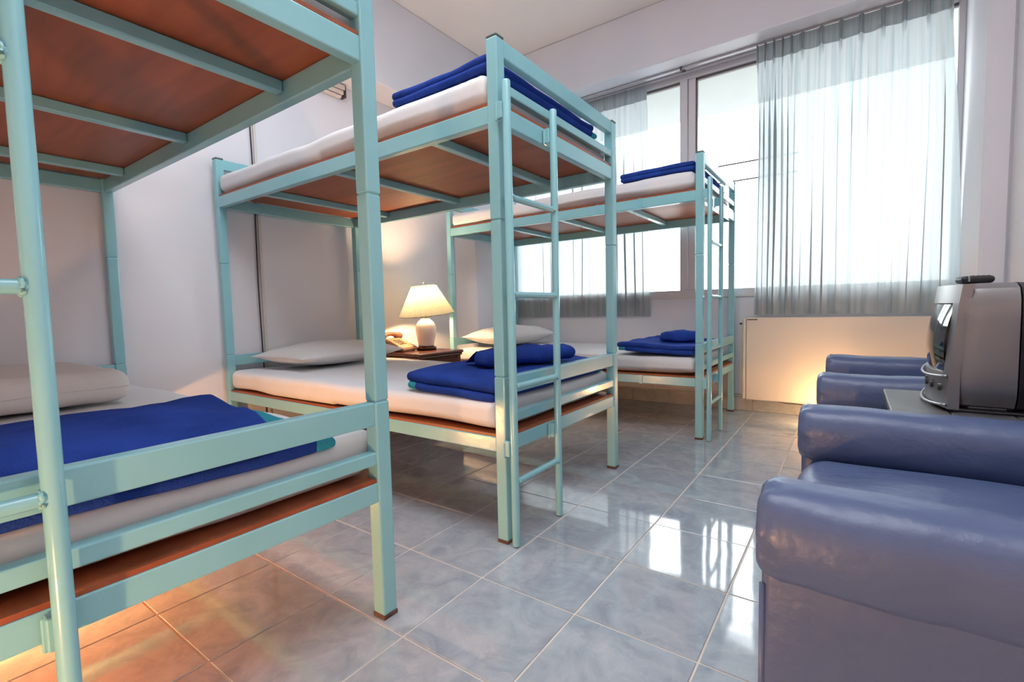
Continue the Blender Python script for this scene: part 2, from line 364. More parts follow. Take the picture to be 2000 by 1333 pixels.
# ------------------------------------------------------------------ bunk beds
LN, WD, PS = 1.9219, 0.907, 0.040
UP = [('guard', 1.558, 1.612), ('guard', 1.452, 1.483), ('deck', 1.351, 1.409)]
LO = [('guard', 0.493, 0.551), ('guard', 0.396, 0.428), ('deck', 0.302, 0.352)]
def weld(bm, c, r):
    m = bmesh.ops.create_icosphere(bm, subdivisions=2, radius=r)
    for v in m['verts']: v.co = Vector(c) + v.co * (1 + 0.25 * nz(v.co * 90, 1.0))
def make_bunk(label, loc, slats, lad_y, lad_x, lugs):
    t = thing('bunk_bed', label, 'bunk bed', loc, 0, 'aqua steel bunk beds in a row')
    for sx in (0, 1):
        for sy in (0, 1):
            x0 = -PS if sx == 0 else -LN; y0 = 0.0 if sy == 0 else WD - PS
            bm = bmesh.new()
            for a, b, g in ((0.010, 0.5512, 0.0006), (0.5535, 1.0520, 0.0), (1.0542, 1.6085, 0.0006)):
                box(bm, x0 - g, x0 + PS + g, y0 - g, y0 + PS + g, a, b, 0.004, 2)
            box(bm, x0 + 0.003, x0 + PS - 0.003, y0 + 0.003, y0 + PS - 0.003, 0.5, 1.1)
            p = finish('post', bm, 'paint', t)
            boxo('post_cap', 'cap', x0 - 0.001, x0 + PS + 0.001, y0 - 0.001, y0 + PS + 0.001, 1.608, 1.6175, 0.003, p)
            boxo('post_foot', 'rust', x0 - 0.002, x0 + PS + 0.002, y0 - 0.002, y0 + PS + 0.002, 0.0, 0.011, 0.002, p)
    for end in (0, 1):
        for kind, a, b in UP + LO:
            x0 = -0.034 if end == 0 else -LN + 0.004
            boxo('deck_end_rail' if kind == 'deck' else 'guard_rail', 'paint', x0, x0 + 0.030, PS - 0.001, WD - PS + 0.001, a, b, 0.0035, t, 2)
    for kind, a, b in (UP[2], LO[2]):
        for y0 in (0.003, WD - 0.033):
            r = boxo('side_rail', 'paint', -LN + PS - 0.001, -PS + 0.001, y0, y0 + 0.030, a, b, 0.0035, t, 2)
            if lugs and y0 < 0.1:
                for lx in (-0.36, -0.635):
                    boxo('rail_lug', 'paint', lx - 0.011, lx + 0.011, 0.000, 0.0045, a - 0.002, b + 0.001, 0.001, r)
        for sx in slats:
            boxo('slat', 'paint', sx - 0.016, sx + 0.016, 0.034, WD - 0.034, b - 0.033, b - 0.0005, 0.003, t)
        bm = bmesh.new(); box(bm, -LN + 0.045, -0.006, 0.043, WD - 0.043, b + 0.0002, b + 0.0095)
        box(bm, -LN + 0.045, -0.043, 0.006, WD - 0.006, b + 0.0004, b + 0.0093)
        finish('bed_board', bm, 'ply', t)
    ld = sub('ladder', t)
    for yy in (lad_y, lad_y + 0.279):
        bm = bmesh.new(); tube(bm, [(lad_x, yy, 0.004), (lad_x, yy, 1.462), (lad_x, yy, 1.467)], [0.0132, 0.0132, 0.011], 16)
        finish('ladder_rail', bm, 'paint', ld, auto=True)
        for zz in (1.405, 0.35):
            bm = bmesh.new(); dz = 0.028
            box(bm, 0.0, lad_x - 0.008, yy - 0.018, yy - 0.006, zz - 0.052, zz - dz + 0.026, 0.002)
            box(bm, -0.001, 0.006, yy - 0.021, yy - 0.003, zz - 0.058, zz - 0.006, 0.002)
            finish('ladder_hook', bm, 'paint', ld)
    for zz in (1.118, 0.815, 0.522, 0.212):
        bm = bmesh.new(); tube(bm, [(lad_x, lad_y + 0.008, zz), (lad_x, lad_y + 0.271, zz)], 0.0105, 14)
        r = finish('rung', bm, 'paint', ld, auto=True)
        for yy in (lad_y + 0.0135, lad_y + 0.2655):
            bm = bmesh.new(); pts = []
            for k in range(25):
                a = 2 * PI * k / 24; q = 0.0108 + 0.0012 * math.sin(a * 5 + yy * 40)
                pts.append((lad_x + math.cos(a) * q, yy + 0.0012 * math.sin(a * 7), zz + math.sin(a) * q))
            tube(bm, pts, 0.0032, 6, False); finish('weld', bm, 'weld', r, smooth=True)
    return t
NX, NY = -0.0332, -0.4399 - WD
MX, MY = 0.0, 0.0
FX, FY = 0.2195, 1.5839
BX = {'near': (NX, NY), 'mid': (MX, MY), 'far': (FX, FY)}
make_bunk('aqua steel bunk bed nearest the camera, cropped by the left edge of the picture', (NX, NY, 0), (-0.36, -0.98, -1.62), 0.006, 0.030, False)
make_bunk('aqua steel bunk bed standing in the middle between the other two bunks', (MX, MY, 0), (-0.355, -0.95, -1.55), 0.006, 0.030, False)
make_bunk('aqua steel bunk bed farthest back, along the window wall', (FX, FY, 0), (-0.49, -0.985, -1.46), 0.0, 0.036, True)

# ------------------------------------------------------------------ mattresses
def mattress(label, bed, zb, h, seed, foot=0.047, grp='white mattresses on the bunks'):
    bx, by = bed
    x0, x1 = -LN + 0.046, -foot; hx, hy, hz = (x1 - x0) / 2, WD / 2 - 0.004, h / 2
    def f(c):
        c = Vector(c); n1 = nz(c, 3.0, seed); n2 = nz(c, 9.0, seed)
        edge = max(abs(c.x) / hx, abs(c.y) / hy)
        if c.z > 0: c.z += 0.008 * n1 + 0.003 * n2 + 0.005 * (1 - edge ** 2)
        else: c.z += max(0.0, 0.020 * nz((c.x, c.y, 0), 2.2, seed + 4) + 0.002 + 0.022 * max(0, abs(c.y) / hy - 0.86) / 0.14 * (c.x > 0)) * (-c.z / hz) * max(0, min(1, (edge - 0.80) / 0.15))
        c.y += 0.006 * nz(c, 5.0, seed + 9) * (abs(c.y) / hy); c.x += 0.004 * nz(c, 7.0, seed + 5)
        if c.x > hx - 0.16 and abs(c.y) > hy - 0.04: c.y += math.copysign(0.005 * math.sin((hx - c.x) * 75 + c.z * 25 + seed) * (1 - (hx - c.x) / 0.16), c.y)
        return c
    bm = bmesh.new(); soft_box(bm, hx, hy, hz, 0.034, 110, 30, 4, f)
    o = finish('mattress', bm, 'sheet', None, (bx + (x0 + x1) / 2, by + WD / 2, zb + hz), smooth=True)
    tag(o, label, 'mattress', grp)
    return o
for k, (b, nm) in enumerate((('near', 'nearest'), ('mid', 'middle'), ('far', 'farthest'))):
    mattress('white sheeted mattress on the lower deck of the %s bunk' % nm, BX[b], 0.3625, 0.104, 1.3 + k)
    mattress('white sheeted mattress on the upper deck of the %s bunk' % nm, BX[b], 1.4200, 0.100, 6.3 + k)

# ------------------------------------------------------------------ pillows
def pillow(label, cx, cy, zb, lx, ly, h, rz, seed, foam=False):
    bm = bmesh.new(); n = 34; V = {}
    def P(u, v, s):
        if foam: t = (max(0, 1 - abs(u) ** 9) * max(0, 1 - abs(v) ** 9)) ** 0.40
        else: t = (max(0, 1 - abs(u) ** 2.6) * max(0, 1 - abs(v) ** 2.6)) ** 0.62
        pin = 1 - (0.02 if foam else 0.07) * (1 - u * u if abs(v) > abs(u) else 1 - v * v) * max(abs(u), abs(v)) ** 4
        x, y = u * lx / 2 * pin, v * ly / 2 * pin
        z = h / 2 * t * (1 if s > 0 else -0.92)
        p = Vector((x, y, z)); w = 0.010 * nz(p, 9, seed) + 0.005 * nz(p, 24, seed)
        if s > 0: p.z += w * t * (0.35 if foam else 1)
        if not foam and s > 0: p.z += 0.004 * math.sin(u * 16 + 3 * nz(p, 6, seed)) * max(0, abs(v) - 0.4) * t
        p.z = max(p.z, -h * 0.46)
        return p
    for s in (1, -1):
        for i in range(n + 1):
            for j in range(n + 1):
                u, v = math.sin((i / n * 2 - 1) * PI / 2), math.sin((j / n * 2 - 1) * PI / 2)
                if s < 0 and (i in (0, n) or j in (0, n)): V[s, i, j] = V[1, i, j]; continue
                V[s, i, j] = bm.verts.new(P(u, v, s))
        for i in range(n):
            for j in range(n):
                bm.faces.new((V[s, i, j], V[s, i + 1, j], V[s, i + 1, j + 1], V[s, i, j + 1]))
    o = finish('pillow', bm, 'pillow', None, (cx, cy, zb + h * 0.46), smooth=True); o.rotation_euler = (0, 0, rz)
    tag(o, label, 'pillow', 'white pillows on the lower bunks')
    # seam piping
    return o
def fpil(c):
    c = Vector(c); c.z += 0.008 * nz(c, 6, 2.0) + 0.003 * nz(c, 18, 3.0) + (0.012 * (1 - (c.x / 0.35) ** 2) * (1 - (c.y / 0.33) ** 2) if c.z > 0 else 0)
    c.x += 0.012 * nz(c, 5, 4.0) + 0.010 * (abs(c.y) / 0.33) ** 3 * (1 if c.x > 0 else -1); c.y += 0.008 * nz(c, 6, 7.0); return c
bm = bmesh.new(); soft_box(bm, 0.345, 0.335, 0.055, 0.045, 30, 28, 2, fpil)
o = finish('pillow', bm, 'pillow', None, (-1.475, -0.985, 0.538), smooth=True); o.rotation_euler = (0, 0, 0.02)
tag(o, 'flat boxy white pillow on the nearest bunk', 'pillow', 'white pillows on the lower bunks')
bm = bmesh.new(); pts = []
for k in range(41):
    y = -0.33 + 0.66 * k / 40; p = fpil(Vector((0.345, y, 0.0))); pts.append((p.x + 0.0005, p.y, p.z))
tube(bm, pts, 0.0022, 6); finish('seam', bm, 'pillow', o, smooth=True)
pillow('plump creased white pillow on the middle bunk', -1.60, 0.46, 0.478, 0.47, 0.72, 0.135, 0.05, 5.0)
pillow('soft white pillow on the farthest bunk beside the window wall', -1.42, 2.03, 0.478, 0.44, 0.76, 0.165, -0.04, 8.0)

# ------------------------------------------------------------------ blankets and towels
def slab_part(name, m, parent, x0, x1, y0, y1, z0, z1, seed, amp=0.006, droop=None, edge=None):
    hx, hy, hz = (x1 - x0) / 2, (y1 - y0) / 2, (z1 - z0) / 2; r = min(hz * 0.98, 0.02)
    def f(c):
        c = Vector(c); w = amp * nz(c, 6, seed) + amp * 0.5 * nz(c, 15, seed)
        c.x += 0.006 * nz(c, 8, seed + 3); c.y += 0.006 * nz(c, 8, seed + 6)
        q = Vector((c.x + (x0 + x1) / 2, c.y + (y0 + y1) / 2, 0))
        c.z += w + (droop(q.x, q.y) if droop else 0)
        return c
    bm = bmesh.new(); soft_box(bm, hx, hy, hz, r, max(4, int(hx * 50)), max(4, int(hy * 50)), 2, f)
    return finish(name, bm, m, parent, ((x0 + x1) / 2, (y0 + y1) / 2, (z0 + z1) / 2), smooth=True)

def blanket(label, loc, lx, ly, th, seed, droop=None, teal=True, grp='folded blue blankets on the beds', uy=None, split=0.5, amp=0.007, back_hem=True):
    """two stacked folds; foot side at local x = 0, runs back to -lx; y from 0 to ly"""
    t = thing('folded_blanket', label, 'blanket', loc, 0, grp)
    e = 0.045
    slab_part('lower_fold', 'blue', t, -lx + (e if back_hem else 0), 0, 0.0, ly - e, 0.001, th * split, seed, 0.003, droop)
    if teal:
        if back_hem: slab_part('hem_band', 'teal', t, -lx + 0.004, -lx + e + 0.012, 0.004, ly - e, 0.003, th * split - 0.002, seed, 0.003, droop)
        slab_part('hem_band', 'teal', t, -lx + e, 0, ly - e - 0.012, ly, 0.003, th * split - 0.002, seed, 0.003, droop)
    slab_part('upper_fold', 'blue', t, -lx - 0.004, 0.0, 0.004, uy or ly - 0.03, th * split - 0.002, th, seed + 2, amp, droop)
    return t
dr_mid = lambda x, y: -0.016 * max(0, (x + 0.16) / 0.16) - 0.010 * max(0, (0.10 - y) / 0.1) + 0.006 * math.sin(x * 9)
blanket('blue folded blanket with teal hem under a smaller towel on the middle bunk', (-0.055, 0.012, 0.481), 0.425, 0.86, 0.066, 3.1, dr_mid)
dr_near = lambda x, y: -0.030 * max(0, (x + 0.09) / 0.09) ** 1.3 + 0.006 * math.sin(y * 9 + 1 + x * 5) + 0.004 * math.sin(x * 24 + y * 6)
blanket('blue folded blanket with teal hem on the nearest bunk', (NX - 0.042, NY + 0.185, 0.484), 0.425, 0.60, 0.080, 7.7, dr_near, uy=0.47, split=0.34, amp=0.018)
dr_far = lambda x, y: -0.008 * max(0, (x + 0.15) / 0.15) + 0.006 * math.sin(x * 11)
blanket('blue folded blanket with teal hem under a smaller towel on the farthest bunk', (FX - 0.055, FY + 0.03, 0.486), 0.47, 0.78, 0.056, 11.0, dr_far)
dr_mu = lambda x, y: -0.010 * abs(x + 0.1) - 0.006 * y
blanket('blue folded blanket on the upper deck of the middle bunk', (-0.05, 0.02, 1.529), 0.455, 0.80, 0.054, 14.0, dr_mu, back_hem=False)
blanket('blue folded blanket on the upper deck of the farthest bunk', (FX - 0.05, FY + 0.02, 1.529), 0.44, 0.78, 0.052, 17.0, dr_mu, back_hem=False)

def roll(label, a, b, rad, seed):
    a, b = Vector(a), Vector(b); L = (b - a).length; mid = (a + b) / 2
    t = thing('rolled_towel', label, 'towel', (mid.x, mid.y, mid.z - rad), math.atan2(b.y - a.y, b.x - a.x), 'blue towels on the blankets')
    def f(c):
        c = Vector(c); k = 1 - (abs(c.x) / (L / 2)) ** 6 * 0.12
        c.y *= k; c.z *= k
        c.z += 0.010 * nz(c, 13, seed) + 0.004 * nz(c, 30, seed) + 0.010 * max(0, c.z / rad) * math.exp(-((c.x) / 0.05) ** 2)
        c.y += 0.006 * nz(c, 9, seed + 4)
        c.z = max(c.z, -rad)
        return c
    bm = bmesh.new(); soft_box(bm, L / 2, rad * 1.6, rad, rad * 0.92, 26, 12, 2, f)
    finish('towel_body', bm, 'blue', t, (0, 0, rad), smooth=True)
    bm = bmesh.new()                                    # the loose outer flap
    pts = 10; prev = None
    for k in range(pts + 1):
        u = -L / 2 * 0.93 + L * 0.93 * k / pts
        row = [bm.verts.new((u, rad * 1.2 + 0.10 * q + 0.008 * nz((u, q, 0), 8, seed), rad * (1.75 - 1.62 * q) + 0.004 * nz((u, q, 1), 12, seed))) for q in (0, 0.25, 0.5, 0.8, 1.0)]
        if prev:
            for q in range(4): bm.faces.new((prev[q], prev[q + 1], row[q + 1], row[q]))
        prev = row
    bmesh.ops.solidify(bm, geom=list(bm.faces), thickness=0.008)
    finish('towel_flap', bm, 'blue', t, (0, 0, 0), smooth=True)
    return t
roll('small blue rolled towel lying on the blanket of the middle bunk', (-0.275, 0.20, 0.582), (-0.105, 0.64, 0.580), 0.032, 2.2)
roll('small blue rolled towel lying on the blanket of the farthest bunk', (-0.10, 1.83, 0.572), (0.13, 1.93, 0.572), 0.030, 4.2)

# ------------------------------------------------------------------ curtains
def curtain(label, x0, x1, z0, z1, y, folds, pleats, seed, spread=0.0, bunch=None, deep=1.0):
    t = thing('curtain', label, 'curtain', ((x0 + x1) / 2, y, z1), 0, 'pale striped sheer curtains')
    NXc, NZc = 720, 44; bm = bmesh.new(); uvl = bm.loops.layers.uv.new('UVMap'); grid = []; cx = (x0 + x1) / 2
    def pos(u, v):                                       # u along the cloth, v 0 top .. 1 bottom
        uu = bunch(u) if bunch else u
        xx = x0 + (x1 - x0) * uu + spread * v * (uu ** 6)
        top = max(0, 1 - v * 10); open_ = min(1, v * 3)
        ph = 2 * PI * folds * (u + 0.035 * noise.noise(Vector((u * 3.1, v * 0.5, seed)))) + 0.5 * noise.noise(Vector((u * 9, v * 1.1, seed + 7)))
        sn = math.sin(ph); amp = 0.55 + 0.75 * max(-0.5, noise.noise(Vector((u * 5 + 3, v * 0.9, seed + 2))))
        sharp = math.copysign(abs(sn) ** 0.55, sn)       # broad faces and steep returns
        yy = (0.012 + 0.026 * open_) * amp * sharp + 0.006 * math.sin(2.7 * ph + 1 + v) * open_
        xx += 0.027 * amp * math.sin(2 * ph) * open_
        xx += 0.010 * noise.noise(Vector((u * 6, v * 1.5, seed + 11))) * open_
        pl = abs(math.cos(PI * pleats * u)) ** 36        # pinch pleats in the heading
        yy = yy * (1 - top * 0.85) - max(0, 1 - v * 11) * 0.040 * pl - 0.022 * math.exp(-((v - 0.065) / 0.02) ** 2) * pl
        return Vector((xx - cx, yy * deep, -(z1 - z0) * v))
    for j in range(NZc + 1):
        v = (j / NZc) ** 1.25
        grid.append([bm.verts.new(pos(i / NXc, v)) for i in range(NXc + 1)])
    for j in range(NZc):
        for i in range(NXc):
            fc = bm.faces.new((grid[j][i], grid[j][i + 1], grid[j + 1][i + 1], grid[j + 1][i]))
            for lp, (a, b) in zip(fc.loops, ((i, j), (i + 1, j), (i + 1, j + 1), (i, j + 1))):
                lp[uvl].uv = (a / NXc * folds * 0.13 + seed, 1 - (b / NZc) ** 1.25)
    finish('curtain_cloth', bm, 'curtain', t, smooth=True)
    bm = bmesh.new(); uvl = bm.loops.layers.uv.new('UVMap'); prev = None
    for i in range(NXc + 1):
        u = i / NXc; a, b = pos(u, 0.0), pos(u, 0.062); off = Vector((0, -0.0022, 0))
        row = [bm.verts.new(a + off), bm.verts.new(pos(u, 0.03) + off), bm.verts.new(b + off)]
        if prev:
            for q in range(2):
                fc = bm.faces.new((prev[q], prev[q + 1], row[q + 1], row[q]))
                for lp in fc.loops: lp[uvl].uv = (u * folds * 0.16, 0.5)
        prev = row
    finish('curtain_heading', bm, 'header', t, smooth=True)
    return t
curtain('pale striped sheer curtain drawn to the left, seen behind the far bunk', -1.68, -0.425, 0.690, 2.476, 2.519, 8, 14, 1.0, deep=0.40)
curtain('pale striped sheer curtain hanging on the right, above the heater panel', 0.352, 1.315, 0.694, 2.476, 2.440, 9, 12, 5.0, 0.075,
        lambda u: (u * 0.62 if u < 0.40 else 0.248 + (u - 0.40) * (0.752 / 0.60)))
t = thing('curtain_rail', 'grey metal curtain rail under the beam above the window', 'curtain rail', (0, 2.445, 2.478))
boxo('rail_track', 'rail', -1.71, 1.38, -0.008, 0.008, 0.0005, 0.014, 0.002, t)
boxo('rail_track', 'rail', -1.71, 1.38, 0.066, 0.082, 0.0005, 0.014, 0.002, t)
for bx in (-1.5, -0.145, 1.2):
    boxo('rail_bracket', 'seal', bx - 0.012, bx + 0.012, -0.012, 0.088, 0.009, 0.0168, 0.002, t)
    boxo('rail_bracket', 'seal', bx - 0.008, bx + 0.008, -0.012, -0.008, -0.012, 0.012, 0.001, t)

# ------------------------------------------------------------------ heater panel
t = thing('wall_heater', 'large flat cream heater panel on the wall under the right curtain', 'heater', (0.28, 2.45, 0.10))
boxo('front_panel', 'cream', 0.022, 1.09, -0.012, 0.03, 0, 0.575, 0.004, t)
boxo('side_strip', 'creamedge', 0.0, 0.020, -0.010, 0.03, 0.002, 0.572, 0.004, t)
boxo('back_case', 'creamedge', -0.012, 1.08, 0.031, 0.094, 0.04, 0.55, 0.003, t)
boxo('badge', 'black', 0.028, 0.092, -0.0135, -0.0115, 0.557, 0.563, 0.0004, t)
bm = bmesh.new(); tube(bm, [(-0.03, 0.045, 0.53), (-0.010, 0.045, 0.53)], 0.006, 8); finish('side_knob', bm, 'black', t)
bm = bmesh.new(); tube(bm, [(-0.9 + 0.1 * k, YW - 0.018, 0.1055 + 0.001 * math.sin(k)) for k in range(12)] + [(0.27, YW - 0.018, 0.1055)], 0.0035, 6)
tag(finish('skirting_cable', bm, 'conduit'), 'pale cable lying along the top of the skirting tiles into the heater', 'cable')
bm = bmesh.new(); tube(bm, [(-0.5 + 0.1 * k, YW - 0.008, 0.122 + 0.002 * math.sin(k * 1.7)) for k in range(8)] + [(0.27, YW - 0.008, 0.119)], 0.003, 6)
tag(finish('skirting_cable', bm, 'conduit'), 'thinner pale cable fixed to the wall just above the skirting cable', 'cable')
bm = bmesh.new(); tube(bm, [(0.505, 2.40, 0.105), (0.54, 2.402, 0.1035), (0.60, 2.40, 0.1025), (0.72, 2.40, 0.098), (0.90, 2.41, 0.06), (1.0, 2.43, 0.006)], [0.001, 0.003, 0.0035, 0.0035, 0.0035, 0.0035], 6)
tag(finish('power_cord', bm, 'wire'), 'short black cord at the lower edge of the heater panel', 'cord')

# ------------------------------------------------------------------ nightstand, lamp, telephone
t = thing('nightstand', 'dark mahogany nightstand between the middle and farthest bunks', 'nightstand', (-1.665, 1.16, 0))
hx, hy = 0.275, 0.21
boxo('top', 'mahog', -hx - 0.012, hx + 0.012, -hy - 0.008, hy + 0.008, 0.468, 0.490, 0.006, t, 2)
boxo('top_molding', 'mahog', -hx - 0.004, hx + 0.004, -hy - 0.002, hy + 0.002, 0.452, 0.4675, 0.005, t, 2)
boxo('case', 'mahog', -hx + 0.01, hx - 0.012, -hy + 0.012, hy - 0.012, 0.06, 0.452, 0.003, t)
d = boxo('drawer', 'mahog', hx - 0.012, hx + 0.004, -hy + 0.030, hy - 0.030, 0.335, 0.438, 0.004, t)
bm = bmesh.new(); tube(bm, [(hx + 0.003, 0, 0.386), (hx + 0.016, 0, 0.386), (hx + 0.026, 0, 0.386)], [0.006, 0.012, 0.007], 12); finish('knob', bm, 'brass', d, auto=True)
boxo('door', 'mahog', hx - 0.012, hx + 0.002, -hy + 0.030, hy - 0.030, 0.075, 0.322, 0.004, t)
for sx in (-1, 1):
    for sy in (-1, 1):
        boxo('leg', 'mahog', sx * (hx - 0.03) - 0.024, sx * (hx - 0.03) + 0.024, sy * (hy - 0.028) - 0.024, sy * (hy - 0.028) + 0.024, 0.0, 0.4515, 0.004, t)

t = thing('table_lamp', 'lit table lamp with crooked pleated cream shade on the nightstand', 'lamp', (-1.63, 1.255, 0.490))
bm = bmesh.new(); r = lathe(bm, [(0.0, 0.001), (0.068, 0.001), (0.074, 0.006), (0.074, 0.016), (0.066, 0.021), (0.052, 0.026), (0.0, 0.027)], 36); finish('lamp_base', bm, 'mahog', t, auto=True)
bm = bmesh.new(); lathe(bm, [(0.0, 0.028), (0.058, 0.028), (0.056, 0.036), (0.062, 0.075), (0.071, 0.12), (0.074, 0.150), (0.070, 0.178), (0.056, 0.202), (0.038, 0.217), (0.030, 0.225), (0.0, 0.226)], 40); finish('lamp_body', bm, 'ceramic', t, smooth=True)
bm = bmesh.new(); tube(bm, [(0, 0, 0.222), (0, 0, 0.29), (0, 0, 0.31)], [0.017, 0.015, 0.012], 14); finish('lamp_socket', bm, 'brass', t, auto=True)
sh = sub('lamp_shade', t); sh.location = (0, 0.004, 0.36); sh.rotation_euler = (math.radians(6.5), 0, 0)
bm = bmesh.new(); lathe(bm, [(0.196, -0.103), (0.142, 0.0), (0.088, 0.103)], 120, pleat=0.022); finish('shade_cloth', bm, 'shade', sh)
bm = bmesh.new()
for rr, zz in ((0.195, -0.103), (0.0875, 0.103)):
    tube(bm, [(rr * math.cos(2 * PI * k / 48), rr * math.sin(2 * PI * k / 48), zz) for k in range(49)], 0.0025, 6, False)
finish('shade_rim', bm, 'shade', sh)
bm = bmesh.new(); tube(bm, [(0, 0, 0.095), (0, 0, 0.125)], 0.003, 8); weld(bm, (0, 0, 0.13), 0.007)
for k in range(3):
    a = 2 * PI * k / 3; tube(bm, [(0, 0, 0.100), (0.088 * math.cos(a), 0.088 * math.sin(a), 0.102)], 0.0015, 6)
finish('finial', bm, 'brass', sh)

t = thing('telephone', 'beige push-button telephone with brown handset beside the lamp', 'telephone', (-1.735, 1.085, 0.490), math.radians(10))
bm = bmesh.new()
pr = [(-0.10, 0.0), (0.105, 0.0), (0.105, 0.022), (0.06, 0.040), (-0.045, 0.085), (-0.10, 0.085)]
w_ = 0.085
A = [bm.verts.new((x, -w_, z + 0.004)) for x, z in pr]; B = [bm.verts.new((x, w_, z + 0.004)) for x, z in pr]
bm.faces.new(A); bm.faces.new(B[::-1])
for k in range(len(pr)): bm.faces.new((A[k], A[(k + 1) % 6], B[(k + 1) % 6], B[k]))
bmesh.ops.bevel(bm, geom=list(bm.edges), offset=0.006, segments=2, affect='EDGES')
finish('phone_body', bm, 'phone', t, auto=True)
bm = bmesh.new()
tube(bm, [(-0.075, -0.125, 0.095), (-0.075, -0.11, 0.102), (-0.075, -0.085, 0.104), (-0.075, -0.04, 0.119), (-0.075, 0, 0.122), (-0.075, 0.04, 0.119), (-0.075, 0.085, 0.104), (-0.075, 0.11, 0.102), (-0.075, 0.125, 0.095)],
     [0.014, 0.026, 0.028, 0.016, 0.014, 0.016, 0.028, 0.026, 0.014], 14)
finish('handset', bm, 'phone_d', t, smooth=True)
for r_ in range(4):
    for c_ in range(3):
        u = -0.012 + r_ * 0.018; z = 0.004 + 0.085 - (u + 0.045) * 0.4286
        b = boxo('key', 'dgrey', u - 0.005, u + 0.005, -0.030 + c_ * 0.026 - 0.008, -0.030 + c_ * 0.026 + 0.008, z - 0.003, z + 0.004, 0.001, t)
boxo('paper_label', 'paper', -0.085, -0.015, -w_ - 0.0015, -w_ + 0.001, 0.025, 0.055, 0, t)
for sx in (-0.08, 0.08):
    for sy in (-0.06, 0.06): boxo('rubber_foot', 'black', sx - 0.01, sx + 0.01, sy - 0.01, sy + 0.01, 0.0003, 0.006, 0.001, t)
bm = bmesh.new()
tube(bm, [(-0.075 + 0.012 * math.cos(k * 1.1), -0.115 - 0.012 * abs(math.sin(k * 0.11)) + 0.006 * math.sin(k * 1.1), 0.088 - k * 0.0011 if k < 70 else 0.011) for k in range(76)], 0.003, 6)
finish('phone_cord', bm, 'phone_d', t, smooth=True)

# ------------------------------------------------------------------ armchairs
def armchair(label, yn, yf, ztop, xf, depth):
    """front at x = xf, runs towards +x; arms centred on yn and yf"""
    yc = (yn + yf) / 2
    t = thing('armchair', label, 'armchair', (xf, yc, 0), 0, 'blue vinyl armchairs')
    for s, ya in ((-1, yn - yc), (1, yf - yc)):
        prof = []
        K = 40
        for k in range(K):                                # rolled arm seen from the front, outer side = s
            a = 2 * PI * k / K
            ca, sa = math.cos(a), math.sin(a)
            r = (abs(ca) ** 2.6 + abs(sa) ** 2.6) ** (-1 / 2.6)
            prof.append((0.072 * r * ca * 1.0, ztop - 0.068 + 0.068 * r * sa))
        bm = bmesh.new(); rings = []
        X = [0.0, 0.002, 0.008, 0.018, 0.032] + [0.032 + (depth - 0.032) * (k / 22) for k in range(1, 23)]
        INS = [0.028, 0.017, 0.008, 0.002, 0.0]
        for i, xx in enumerate(X):
            ins = INS[i] if i < 5 else 0.0; ring = []
            for (py, pz) in prof:
                cyy, czz = py, pz - (ztop - 0.068)
                d = math.hypot(cyy, czz); f = (d - ins) / d
                q = Vector((xx, ya + cyy * f, ztop - 0.068 + czz * f))
                w = 0.004 * nz(q, 7, yn + s) + 0.0022 * nz(q, 30, yn) + (0.003 * math.sin(math.atan2(czz, cyy) * 9) if i < 4 else 0)
                q.y += w * (cyy / d); q.z += w * (czz / d) + 0.004 * (1 - min(1, xx / 0.12)) * max(0, czz / 0.07)
                ring.append(bm.verts.new(q))
            rings.append(ring)
        for a, b in zip(rings, rings[1:]):
            for k in range(K): bm.faces.new((a[k], a[(k + 1) % K], b[(k + 1) % K], b[k]))
        bm.faces.new(rings[0]); bm.faces.new(rings[-1])
        finish('armrest', bm, 'vinyl', t, auto=True)
        def fp(c, sd=yn): return Vector((c.x, c.y + 0.003 * nz(c, 5, sd), c.z))
        bm = bmesh.new(); soft_box(bm, depth / 2 - 0.004, 0.050, (ztop - 0.10 - 0.04) / 2, 0.014, 24, 3, 10, fp)
        finish('side_panel', bm, 'vinyl', t, (depth / 2 + 0.004, ya - s * -0.004, 0.04 + (ztop - 0.14) / 2), smooth=True)
        bm = bmesh.new()                                  # piping down the front edge of the panel
        tube(bm, [(0.010, ya + s * 0.050, 0.05), (0.010, ya + s * 0.050, ztop - 0.13)], 0.004, 8); finish('piping', bm, 'vinyl', t, smooth=True)
    iw = (yf - yn) / 2 - 0.052
    def fs(c):
        c = Vector(c); e = max(0, 1 - (c.y / iw) ** 2) * max(0, 1 - (c.x / 0.32) ** 4)
        if c.z > 0: c.z += 0.030 * e + 0.005 * nz(c, 8, yn) - 0.012 * math.exp(-((c.x + 0.20) / 0.07) ** 2 - ((c.y - 0.12) / 0.08) ** 2)
        c.x -= 0.014 * max(0, 1 - (c.y / iw) ** 2) * (1 if c.x < 0 else 0)
        return c
    bm = bmesh.new(); soft_box(bm, 0.30, iw + 0.004, 0.075, 0.055, 26, 22, 2, fs)
    finish('seat_cushion', bm, 'vinyl', t, (0.315, 0, 0.325), smooth=True)
    boxo('seat_base', 'vinyl', 0.02, depth - 0.02, -iw, iw, 0.04, 0.25, 0.012, t, 2)
    def fb(c):
        c = Vector(c); c.x += 0.16 * (c.z) ; c.x -= 0.02 * max(0, 1 - (c.y / iw) ** 2) * (c.x < 0); return c
    bm = bmesh.new(); soft_box(bm, 0.06, iw - 0.002, 0.20, 0.045, 3, 14, 12, fb)
    finish('backrest', bm, 'vinyl', t, (depth - 0.095, 0, 0.53), smooth=True)
    for sx in (0.06, depth - 0.06):
        for sy in (-1, 1):
            bm = bmesh.new(); tube(bm, [(sx, sy * (iw - 0.02), 0.0), (sx, sy * (iw - 0.02), 0.045)], [0.016, 0.022], 12); finish('foot', bm, 'black', t)
    return t
armchair('blue vinyl armchair nearest the camera at the right edge', -0.455, 0.172, 0.515, 0.800, 0.66)
